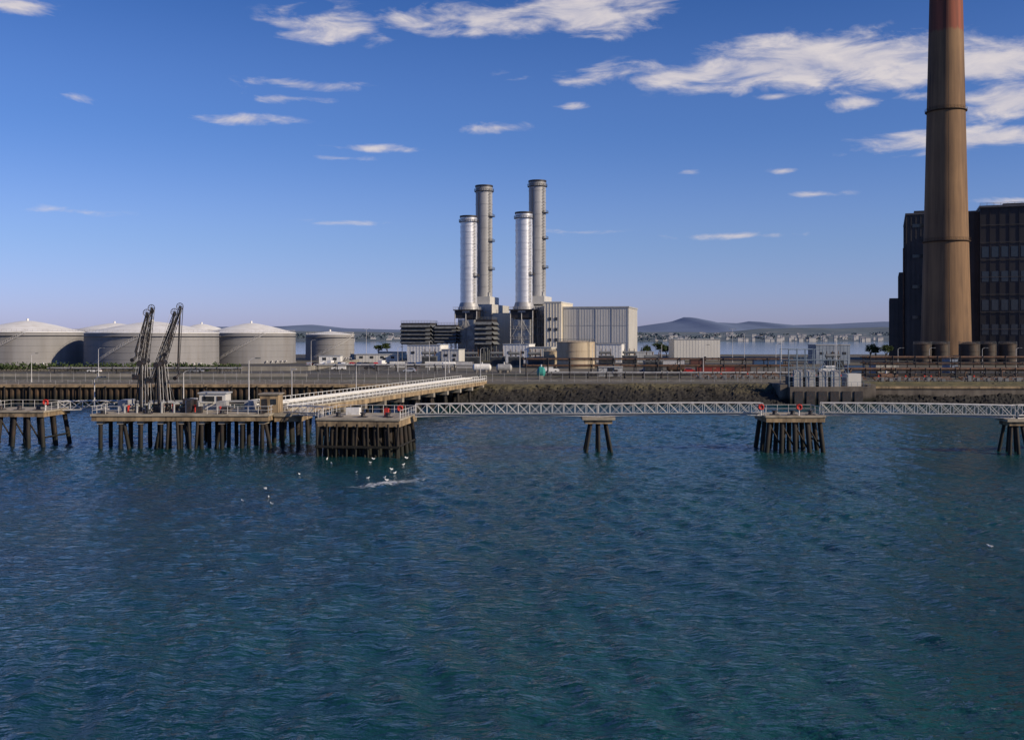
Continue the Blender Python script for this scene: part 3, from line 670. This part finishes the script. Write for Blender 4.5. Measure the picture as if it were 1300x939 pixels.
def car(px,d,i,rz=0,van=False):
    o=Obj("parked_van" if van else "parked_car",(X(px,d),d,GZ+.02),rz); m=carcols[i%5] if not van else carcols[1]
    if van: pr=[(-2.5,.35),(2.5,.35),(2.55,1.0),(1.9,1.25),(1.3,2.15),(-2.45,2.2),(-2.5,.9)]; gl=[(1.85,1.28),(1.33,2.05),(.6,2.05),(.6,1.28)]
    else: pr=[(-2.1,.3),(2.1,.3),(2.15,.72),(1.2,.95),(.55,1.42),(-1.1,1.45),(-1.85,1.0),(-2.12,.9)]; gl=[(1.05,.98),(.5,1.36),(-1.05,1.38),(-1.6,1.0)]
    p=o.part("body",m); k=len(pr); hw=.88
    vs=[(x,-hw*(.85 if z>1.2 and not van else 1),z) for x,z in pr]+[(x,hw*(.85 if z>1.2 and not van else 1),z) for x,z in pr]
    p.add(vs,[tuple(range(k)),tuple(range(2*k-1,k-1,-1))]+[(i2,k+i2,k+(i2+1)%k,(i2+1)%k) for i2 in range(k)])
    p=o.part("windows",glass); kk=len(gl)
    for s_ in(-1,1):
        vs=[(x,s_*(hw*(.86+.15*(1.4-z)/.45 if not van else 1)+.02),z) for x,z in gl]; p.add(vs,[tuple(range(kk))])
    p=o.part("wheels",rubber)
    for x in(-1.35,1.35):
        for s_ in(-1,1): p.tube((x,s_*.7,.33),(x,s_*.93,.33),.33,None,14)
    p=o.part("lamps",redp); p.box(-2.2,-2.1,-.8,-.5,.7,.85); p.box(-2.2,-2.1,.5,.8,.7,.85)
    o.done()
ii=0
for k_ in range(18):
    px=392+k_*9.3+R(-1,1); car(px,R(412,415),ii*3+k_%2,R(1.2,1.9),k_%7==3); ii+=1
for px,d in((430,360),(470,362),(520,335),(700,335),(820,336),(875,333),(1050,336),(250,334),(120,334)): car(px,d,ii,0 if ii%2 else math.pi,ii%3==0); ii+=1
def lamp(px,d,h,base=GZ,double=False):
    x=X(px,d); o=Obj("street_lamp"); p=o.part("column",galv); p.tube((x,d,base),(x,d,base+h),.11,.06,8); p.tube((x,d,base),(x,d,base+1),.17,.15,8)
    p.path([(x,d,base+h),(x+.5,d,base+h+.35),(x+1.3,d,base+h+.4)],.05)
    if double: p.path([(x,d,base+h),(x-.5,d,base+h+.35),(x-1.3,d,base+h+.4)],.05)
    p=o.part("lantern",midst); p.box(x+1.0,x+1.75,d-.15,d+.15,base+h+.3,base+h+.48)
    if double: p.box(x-1.75,x-1.0,d-.15,d+.15,base+h+.3,base+h+.48)
    o.done()
for px,d,h in((40,262,7),(125,300,8),(205,300,8),(465,480,15),(395,400,10),(545,360,10),(610,300,8),(660,330,9),(752,330,9),(840,330,9),(893,290,9),(930,470,15),(945,480,13),(985,330,9),(1060,300,9),(1140,300,8),(1180,300,8),(1247,300,8),(1290,300,8),(570,330,8),(505,340,8)): lamp(px,d,h,GZ,h>12)
def fence(x0,x1,y,h=2.2):
    o=Obj("security_fence"); p=o.part("posts_and_rails",lightst)
    k=int((x1-x0)/3)
    for i in range(k+1): x=x0+i*(x1-x0)/k; p.tube((x,y,GZ),(x,y,GZ+h),.04,None,4); p.tube((x,y,GZ+h),(x,y-.4,GZ+h+.4),.03,None,4)
    for z in np.linspace(.2,h,4): p.tube((x0,y,GZ+z),(x1,y,GZ+z),.014,None,4,False)
    o.done()
fence(-200,-20,264); fence(-8,64,263); fence(-90,-8,318)

# ------------------------------------------------------------------ cooling-water intake structure (right)
wetc=mat("wet_stained_concrete",(.15,.13,.11),(.06,.05,.045),.4,.9,stretch=(1,1,.4),tide=1.6)
o=Obj("cooling_water_intake"); d=243
xa,xb=X(1003,d),X(1105,d)
p=o.part("concrete_base",wetc); p.box(xa,xb,d,256,-2,4.2); p.box(xa-2,xa,d+2,256,-2,4.7); p.box(xb,xb+2,d+2,256,-2,4.7)
p.box(xa+1,xb-6,d+3,d+8,4.2,6.5)
p=o.part("screen_bays",darkst)
for i in range(6): q=xa+1+i*(xb-xa-2)/6; p.box(q,q+2,d-.25,d-.003,-1,3.2)
blst=mat("pale_blue_steel",(.20,.25,.31),(.12,.16,.20),1,.6)
p=o.part("gantry",blst)
for i in range(8):
    q=xa+i*(xb-xa-5)/7
    for yy in(d+1,d+9): p.beam((q,yy,4.2),(q,yy,13.2 if i<5 else 10.5),.13)
    p.beam((q,d+1,10.4),(q,d+9,10.4),.1)
for z in(6.6,8.6,10.5,13.1):
    e_=xb-5 if z<11 else xa+4*(xb-xa-5)/7
    for yy in(d+1,d+9): p.beam((xa,yy,z),(e_,yy,z),.12)
for i in range(7): q=xa+i*(xb-xa-5)/7; q2=q+(xb-xa-5)/7; p.beam((q,d+1,6.6) if i%2 else (q,d+1,10.4),(q2,d+1,10.4) if i%2 else (q2,d+1,6.6),.07)
p.rail([(xa,d+.3,4.2),(xb,d+.3,4.2)],1.1,1.4,.04); p.rail([(xa,d+1,10.6),(xb-5,d+1,10.6)],1.1,1.4,.04)
p=o.part("screen_housings",lightst)
for i in range(4): q=xa+1.4+i*3; p.box(q,q+2.1,d+1.6,d+2.9,4.2,7.6); p.tube((q,d+2.2,7.6),(q+2.1,d+2.2,7.6),.6,None,12)
p=o.part("control_cabin",clad); p.box(xb-4.2,xb-.8,d+4,d+8,4.2,7.2)
p=o.part("lightning_masts",galv)
for q in(xa+.3,xb-5.2): p.tube((q,d+9,10),(q,d+9,16.5),.1,.05,6)
o.done()
o=Obj("concrete_quay_wall"); p=o.part("wall",wetc); p.box(xb+2,330,247.5,253.6,-2,3.6)
p=o.part("cope",conc_edge); p.box(xb+2.01,330,247.2,248.6,3.6,4.1)
p=o.part("grass_bank",mat("bank_grass",(.12,.10,.045),(.05,.05,.025),.35,.95,rust=(.16,.14,.05),bump=.2)); p.add([(xb+2,248.6,3.7),(330,248.6,3.7),(330,254.5,5.0),(xb+2,254.5,5.0),(330,262,4.6),(xb+2,262,4.6)],[(0,1,2,3),(3,2,4,5)])
o.done()

# ------------------------------------------------------------------ jetty
def pilegrp(p,xs_,ys_,cx,cy,zt,spread=.0,r=.33,jit=.15):
    for x in xs_:
        for y in ys_:
            dx=(x-cx)*spread; dy=(y-cy)*spread
            p.tube((x,y,zt),(x+dx+R(-jit,jit),y+dy+R(-jit,jit),-2.5),r,r,10)
def lifebuoy(x,y,z):
    o=Obj("lifebuoy_station"); p=o.part("post",whitep); p.tube((x,y,z),(x,y,z+1.3),.06,None,6)
    p=o.part("ring_buoy",redp); nn=14
    pts=[(x+.34*math.cos(2*math.pi*i/nn),y-.12,z+1.2+.34*math.sin(2*math.pi*i/nn)) for i in range(nn+1)]; p.path(pts,.09,6)
    p=o.part("housing",redp); p.box(x-.38,x+.38,y-.05,y+.08,z+.85,z+1.55)
    o.done()
def bollard_hook(p,x,y,z):
    p.tube((x,y,z),(x,y,z+.5),.35,.28,12); p.tube((x,y,z+.5),(x,y,z+.65),.42,.42,12); p.box(x-.6,x+.6,y-.5,y+.5,z,z+.12)
def dolphin(name,cx,cy,wx,wy,zt,rz,nxp,nyp,th=1.1,spread=.25,braces=True):
    o=Obj(name,(cx,cy,0),rz)
    p=o.part("deck",conc_deck); p.box(-wx/2,wx/2,-wy/2,wy/2,zt-.25,zt)
    p=o.part("deck_edge",conc_edge); p.box(-wx/2+.12,wx/2-.12,-wy/2+.12,wy/2-.12,zt-th,zt-.25)
    p=o.part("piles",pile); xs_=np.linspace(-wx/2+.7,wx/2-.7,nxp); ys_=np.linspace(-wy/2+.7,wy/2-.7,nyp)
    pilegrp(p,xs_,ys_,0,0,zt-th,spread)
    if braces:
        for i in range(nxp-1):
            p.tube((xs_[i],ys_[0]-.1,zt-th-.4),(xs_[i+1],ys_[0]-.1,.6),.12,None,6)
        p.tube((xs_[-1]+.5,ys_[0],1.4),(xs_[-1]+.5,ys_[-1],1.4),.14,None,6)
    p=o.part("handrail",galv); a,b2=wx/2-.15,wy/2-.15
    if wx>5: p.rail([(-a,-b2+.5,zt),(-a,b2,zt),(a,b2,zt),(a,-b2+.5,zt)],1.1,1.6,.035)
    p=o.part("mooring_hooks",darkst)
    if wx>5:
        for q in np.linspace(-wx*.3,wx*.3,3): bollard_hook(p,q,-wy*.25,zt)
    return o
o=dolphin("mooring_dolphin",-20.0,142.5,11.6,11,5.1,math.radians(-7),8,5,1.1,.09,True)
p=o.part("timber_fender",pile)
for q in np.linspace(-5.6,5.6,9): p.tube((q,-5.7,4.4),(q+R(-.3,.3),-5.75,-1),.16,None,7)
p.box(-5.8,5.8,-5.95,-5.5,1.2,1.5)
p=o.part("equipment_cabinet",redp); p.box(2.5,3.1,-1,-.5,5.1,6.2)
p=o.part("hose_box",whitep); p.box(-3.5,-1.6,1,2,5.1,6.1)
o.done()
def pier(px,d,w_):
    x=X(px,d); o=Obj("catwalk_pier"); p=o.part("pile_cap",conc_deck); p.box(x-w_/2,x+w_/2,d-1.8,d+1.8,4.45,4.8)
    p=o.part("cap_beam",conc_edge); p.box(x-w_/2+.4,x+w_/2-.4,d-1.5,d+1.5,3.9,4.45)
    p=o.part("raked_piles",pile)
    for a_ in(-.5,0,.5):
        for b2 in(-1,1): p.tube((x+a_*w_*.45,d+b2,4.0),(x+a_*w_*.95,d+b2*2.0,-2.5),.24,None,10)
    o.done()
pier(759,144.5,4.6)
o=dolphin("mooring_dolphin",X(1003,145),145.5,8.4,7,5.1,0,5,3,.9,.2,True); o.done()
pier(1286,141.5,3.2)
dolphin("mooring_dolphin",X(1500,145),145.5,8.4,7,5.1,0,5,3,.9,.2,True).done()
dolphin("mooring_dolphin",X(30,152),153,9.6,8,5.3,math.radians(-4),5,3,.9,.2,True).done()
for px in(508,1021): lifebuoy(X(px,140),140 if px<600 else 142.5,5.1)
lifebuoy(X(972,140),142.6,5.1); lifebuoy(X(58,150),150,5.3)
def catwalk(a,b2,h0=1.7,haunch=.0):
    a=Vector(a);b2=Vector(b2);L=(b2-a).length;dr=(b2-a).normalized();sd_=dr.cross(Vector((0,0,1)))
    o=Obj("catwalk_bridge"); p=o.part("truss",galv); k=max(2,int(L/1.6)); wv=.75
    for s_ in(-wv,wv):
        tp=[];bt=[]
        for i in range(k+1):
            t=i/k; q=a.lerp(b2,t)+sd_*s_; cam_=.08*math.sin(math.pi*t)
            dp=haunch*(abs(2*t-1)**2)
            tp.append(q+Vector((0,0,h0+cam_))); bt.append(q+Vector((0,0,cam_-dp+haunch)))
        for i in range(k):
            p.tube(tp[i],tp[i+1],.062,None,4,False); p.tube(bt[i],bt[i+1],.075,None,4,False)
            p.tube(tp[i],bt[i],.038,None,4,False)
            p.tube(bt[i],tp[i+1],.03,None,4,False); p.tube(tp[i],bt[i+1],.03,None,4,False)
        p.tube(tp[k],bt[k],.05,None,4,False)
    p=o.part("deck_grating",midst)
    for i in range(k):
        q=a.lerp(b2,i/k); q2=a.lerp(b2,(i+1)/k); zc=Vector((0,0,haunch+.12+.08*math.sin(math.pi*(i+.5)/k)))
        p.add([q+sd_*.7+zc,q-sd_*.7+zc,q2-sd_*.7+zc,q2+sd_*.7+zc],[(0,1,2,3)])
    p=o.part("service_pipe",greypipe); p.tube(a+sd_*.95+Vector((0,0,.45)),b2+sd_*.95+Vector((0,0,.45)),.09,None,8)
    o.done()
Y=144.5
catwalk((X(527,143),143.5,4.9),(X(759,144),Y,4.85),1.75,.15); catwalk((X(759,144)+.1,Y,4.85),(X(966,145),Y,5.0),1.75,.15)
catwalk((X(1041,145),Y,5.0),(X(1286,141.5),Y-3,4.85),1.75,.15); catwalk((X(1286,141.5)+.2,Y-3,4.85),(X(1460,144),Y,5),1.75,.15)
o=Obj("jetty_loading_platform")
x0,x1=X(116,147),X(343,147); y0,y1=146.5,160; zt=5.0
p=o.part("deck",conc_deck); p.box(x0,x1,y0,y1,zt-.3,zt); p.box(x1+.01,x1+4.2,149,158,zt-.55,zt-.05)
p=o.part("edge_beams",conc_edge); p.box(x0+.15,x1-.15,y0+.15,y1-.15,zt-1.0,zt-.3); p.box(x1+.1,x1+4.0,149.2,157.8,zt-1.3,zt-.55)
p=o.part("cross_heads",concrete)
for q in np.linspace(x0+1.2,x1-1.2,9): p.box(q-.45,q+.45,y0+.5,y1-.5,zt-1.5,zt-1.0)
p=o.part("piles",pile)
for i,q in enumerate(np.linspace(x0+1.2,x1-1.2,9)):
    for y in(y0+.8,y0+4.5,y0+8.5,y1-.9): p.tube((q,y,zt-1.4),(q+R(-.1,.1),y,-2.5),.3,None,10)
    if i in(1,4,8): p.tube((q+.4,y0+1,zt-1.4),(q+1.7,y0+.7,-2.5),.28,None,10)
    if i in(3,6): p.tube((q-.4,y0+2,zt-1.4),(q-1.6,y0+1.8,-2.5),.28,None,10)
for i in range(4): q=x0+11+i*1.5+R(-.3,.3); p.tube((q,y0+.4,zt-1),(q+R(-.4,.4),y0+.2,-2),.22,None,8)
for q in(x1+1,x1+3.3): 
    for y in(150,157): p.tube((q,y,3.8),(q+.2,y,-2.5),.32,None,10)
p=o.part("handrail",galv)
p.rail([(x0+.2,y0+.3,zt),(x0+.2,y1-.2,zt),(x1-.2,y1-.2,zt)],1.1,1.6,.04); p.rail([(x0+.2,y0+.3,zt),(x0+4,y0+.3,zt)],1.1,1.3,.04); p.rail([(x1-9,y0+.3,zt),(x1-.2,y0+.3,zt),(x1-.2,y0+5,zt)],1.1,1.3,.04)
p.rail([(x1+4.1,149.1,zt-.05),(x1+4.1,157.9,zt-.05)],1.1,1.3,.04)
p=o.part("manifold_pipes",greypipe)
for i in range(7):
    q=x0+4+i*1.8; p.path([(q,y0+2.5,zt),(q,y0+2.5,zt+R(.9,1.8)),(q,y1-2,zt+.9)],.17,8)
for i in range(4): p.tube((x0+3,y1-2-i*.6,zt+.9+.1*i),(x1-1,y1-2-i*.6,zt+.9+.1*i),.2,None,8)
p=o.part("valves",redp)
for i in range(7): q=x0+3+R(0,18); yy=y0+R(1.2,6); p.tube((q,yy,zt+.9),(q,yy+.12,zt+.9),.2,None,12); p.tube((q,yy,zt),(q,yy,zt+.9),.09,None,6)
p=o.part("switch_cabinets",lightst)
for i in range(5): q=x0+2+i*4.4+R(-1,1); p.box(q,q+R(.7,1.4),y0+R(6,9),y0+10,zt,zt+R(1.3,2.1))
p=o.part("dark_machinery",darkst)
for i in range(12): q=x0+5+R(0,14); yy=y0+R(1.5,8); p.box(q,q+R(.5,1.4),yy,yy+.8,zt,zt+R(.7,2))
p=o.part("deck_bollards",darkst)
for q in(x0+1.5,x0+8,x1-7,x1-1.5): bollard_hook(p,q,y0+.8,zt)
o.done()
o=Obj("jetty_control_hut"); p=o.part("walls",conc_edge); q=X(343,150); p.box(q-1.4,q+1.3,149.5,152.5,zt,zt+2.6)
p=o.part("roof",concrete); p.box(q-1.6,q+1.5,149.3,152.7,zt+2.6,zt+2.8); p=o.part("window",glass); p.box(q+.2,q+1,149.43,149.49,zt+1.2,zt+2); p=o.part("door",darkst); p.box(q-1.1,q-.3,149.43,149.49,zt,zt+2)
o.done()
o=Obj("jetty_control_hut"); p=o.part("walls",clad); q=X(272,157); p.box(q-2,q+2,156,159,zt,zt+2.4)
p=o.part("roof",cladd); p.box(q-2.2,q+2.2,155.8,159.2,zt+2.4,zt+2.6); p=o.part("window",glass); p.box(q-1.5,q+.3,155.93,155.99,zt+1.2,zt+2); p=o.part("door",darkst); p.box(q+.7,q+1.5,155.93,155.99,zt,zt+2)
o.done()
def W(px,py,d): return Vector((X(px,d),d,Z(py,d)))
def lattice(p,a,b2,w0,w1,k,r=.07,off=Vector((0,.7,0))):
    a=Vector(a);b2=Vector(b2); sdv=(b2-a).cross(Vector((0,1,0))).normalized()
    ch=[]
    for s_ in(-1,1):
        for yy in(-1,1): ch.append([(a.lerp(b2,i/k)+sdv*s_*(w0+(w1-w0)*i/k)/2+off*yy*.5) for i in range(k+1)])
    for c in ch: p.path(c,r,5)
    for i in range(k):
        p.tube(ch[0][i],ch[2][i+1],r*.6,None,4); p.tube(ch[2][i],ch[0][i+1],r*.6,None,4); p.tube(ch[1][i],ch[3][i+1],r*.6,None,4); p.tube(ch[0][i],ch[1][i],r*.6,None,4); p.tube(ch[2][i],ch[3][i],r*.6,None,4)
def arm(bx,d,piv,top,tip,cw):
    o=Obj("marine_loading_arm"); p=o.part("riser_column",darkst)
    piv=W(*piv,d); top=W(*top,d); tip=W(*tip,d); cw=W(*cw,d)
    bx_=X(bx,d)
    p.tube((bx_,d,zt),(bx_,d,zt+.2),.8,None,16); p.tube((bx_,d,zt),piv,.3,.25,12)
    for s_ in(-1,1): p.tube((bx_+s_*1.2,d+.8,zt),piv+Vector((s_*.2,0,-.8)),.08,None,6)
    p.tube(piv+Vector((0,-.8,0)),piv+Vector((0,.8,0)),.42,None,14)
    p=o.part("inboard_arm",darkst); lattice(p,piv,top,.75,.3,10,.05); p.tube(piv,top,.13,None,8)
    p=o.part("outboard_arm",darkst); p.tube(top+Vector((0,-.45,0)),tip+Vector((0,-.45,0)),.14,None,8); p.tube(top+Vector((.35,-.2,0)),tip+Vector((.1,-.2,0)),.05,None,6)
    nn=16; R_=.5
    p.path([top+Vector((R_*math.cos(2*math.pi*i/nn),-.6,R_*math.sin(2*math.pi*i/nn))) for i in range(nn+1)],.05,5)
    for i in range(4): a=math.pi*i/4; p.tube(top+Vector((R_*math.cos(a),-.6,R_*math.sin(a))),top-Vector((R_*math.cos(a),.6,R_*math.sin(a))),.03,None,4)
    p=o.part("triple_swivel_coupler",darkst); p.path([tip,tip+Vector((.2,-.4,-.6)),tip+Vector((-.2,-.8,-1.1))],.17,8); p.tube(tip+Vector((-.2,-.8,-1.1)),tip+Vector((-.25,-1.1,-1.15)),.3,None,12)
    p=o.part("counterweight",darkst); p.tube(piv,cw,.16,None,8); p.box(cw.x-.5,cw.x+.5,d-.7,d+.7,cw.z-.45,cw.z+.4)
    p=o.part("cables",galv); p.tube(cw+Vector((0,-.7,.3)),top+Vector((-R_,-.6,0)),.02,None,4); p.tube(cw+Vector((.3,-.7,.3)),top+Vector((R_,-.6,0)),.02,None,4)
    p=o.part("access_ladder",galv)
    for s_ in(-.2,.2): p.tube((bx_+.6+s_,d-.5,zt),piv+Vector((.6+s_,-.5,-.2)),.03,None,4)
    o.done()
arm(179,150,(179,461),(188,397),(173,447),(174,478))
arm(187,154,(185,458),(194,391),(180,440),(184,473))
arm(203,150,(200,463),(223,396),(214,440),(192,482))
arm(213,154,(207,460),(230,389),(227,470),(199,476))
lamp(316,152,7.5,zt); lamp(233,158,5.5,zt); lamp(120,158,4.5,zt)
catwalk((X(150,158),158.2,4.9),(X(68,153),154.5,5.0),1.3,0)
catwalk((X(-8,152),153.5,5.0),(X(-200,150),152,5.0),1.5,0)
catwalk((X(350,151)+2,150.8,4.6),(X(412,143),145.2,4.8),1.3,0)
a=Vector((-37,155,0)); b2=Vector((-9.5,256,0)); L=(b2-a).length; ang_=math.atan2(b2.x-a.x,b2.y-a.y)
o=Obj("jetty_approach_trestle",(a.x,a.y,0),-ang_); z2=5.25
p=o.part("deck",conc_deck); p.box(-3.4,3.4,0,L,z2-.25,z2)
p=o.part("deck_edge_beams",conc_edge); p.box(3.05,3.35,0,L,z2-1.05,z2-.25); p.box(-3.35,-3.05,0,L,z2-1.05,z2-.25); p.box(-.2,.2,0,L,z2-1.05,z2-.25)
p=o.part("cross_heads",concrete); pp=o.part("piles",pile)
for i in range(12):
    y=2+i*9.0; p.box(-3.6,3.6,y-.5,y+.5,z2-1.9,z2-1.05)
    for q in(-2.8,0,2.8): pp.tube((q,y,z2-1.8),(q*1.12,y,-2.5),.34,None,10)
p=o.part("handrails",whitep); p.rail([(3.3,0,z2),(3.3,L,z2)],1.15,1.7,.045); p.rail([(-3.3,0,z2),(-3.3,L,z2)],1.15,1.7,.045); p.rail([(1.0,0,z2),(1.0,L,z2)],1.0,2.4,.04)
p=o.part("pipelines",whitep)
for i,q in enumerate((-2.9,-2.4,-1.9,-1.3,-.7)): p.tube((q,0,z2+.5),(q,L,z2+.5),.2 if i%2 else .16,None,8)
p.tube((2.85,0,z2+.35),(2.85,L,z2+.35),.13,None,8)
p=o.part("pipe_supports",midst)
for i in range(26): y=1+i*4; p.box(-3.1,-.4,y,y+.15,z2,z2+.3)
p=o.part("lamp_columns",galv)
for i in range(4): y=14+i*26; p.tube((-3.2,y,z2),(-3.2,y,z2+5.5),.07,None,6); p.box(-3.2,-2.4,y-.1,y+.1,z2+5.4,z2+5.55)
o.done()

# ------------------------------------------------------------------ gulls
gw=mat("gull_white_plumage",(.8,.8,.8),(.7,.7,.72),4,.8); gg=mat("gull_grey_wing",(.4,.42,.45),(.3,.32,.35),4,.8)
def gull(px,py,s_=1.0,rz=0,fly=False):
    d=CAMZ*1300/(py-428); x=X(px,d); z=0.05
    zz=float(wave(np.array([x]),np.array([d]))[0])*.8+.02+(R(.4,1.2) if fly else 0)
    o=Obj("seagull",(x,d,zz),rz); p=o.part("body",gw)
    pr=[(-.30,.01,.10),(-.2,.05,.09),(-.08,.10,.08),(.06,.11,.08),(.16,.08,.12),(.20,.055,.2),(.25,.06,.25),(.31,.03,.25),(.33,.01,.245)]
    for (a_,ra,za_),(b_2,rb,zb_) in zip(pr[:-1],pr[1:]): p.tube((a_*s_,0,za_*s_),(b_2*s_,0,zb_*s_),ra*s_,rb*s_,10,False)
    p=o.part("beak",yelp); p.tube((.33*s_,0,.245*s_),(.40*s_,0,.235*s_),.012*s_,.004*s_,6)
    p=o.part("wings",gg if not fly else gw)
    for k_ in(-1,1):
        if fly: vs=[(.08,.06*k_,.14),(.13,.35*k_,.28),(.0,.62*k_,.22),(-.10,.35*k_,.26),(-.12,.06*k_,.13)]
        else: vs=[(.12,.085*k_,.15),(.02,.115*k_,.13),(-.36,.03*k_,.14),(-.1,.02*k_,.19),(.1,.02*k_,.19)]
        p.add([(a_*s_,b_2*s_,c*s_) for a_,b_2,c in vs],[(0,1,2,3,4)])
    o.done()
for px,py,f in((308,635,0),(337,629,1),(341,632,0),(345,641,0),(452,600,0),(470,587,0),(474,594,1),(488,606,0),(491,611,0),(497,596,0),(501,601,0),(512,590,0),(415,583,0),(421,588,0),(516,588,1),(1257,694,0),(467,607,0),(394,577,0),(380,603,0)):
    gull(px,py,R(.6,.85),R(0,6.28),bool(f))

sc.view_settings.view_transform='Standard'; sc.view_settings.look='None'; sc.view_settings.exposure=0
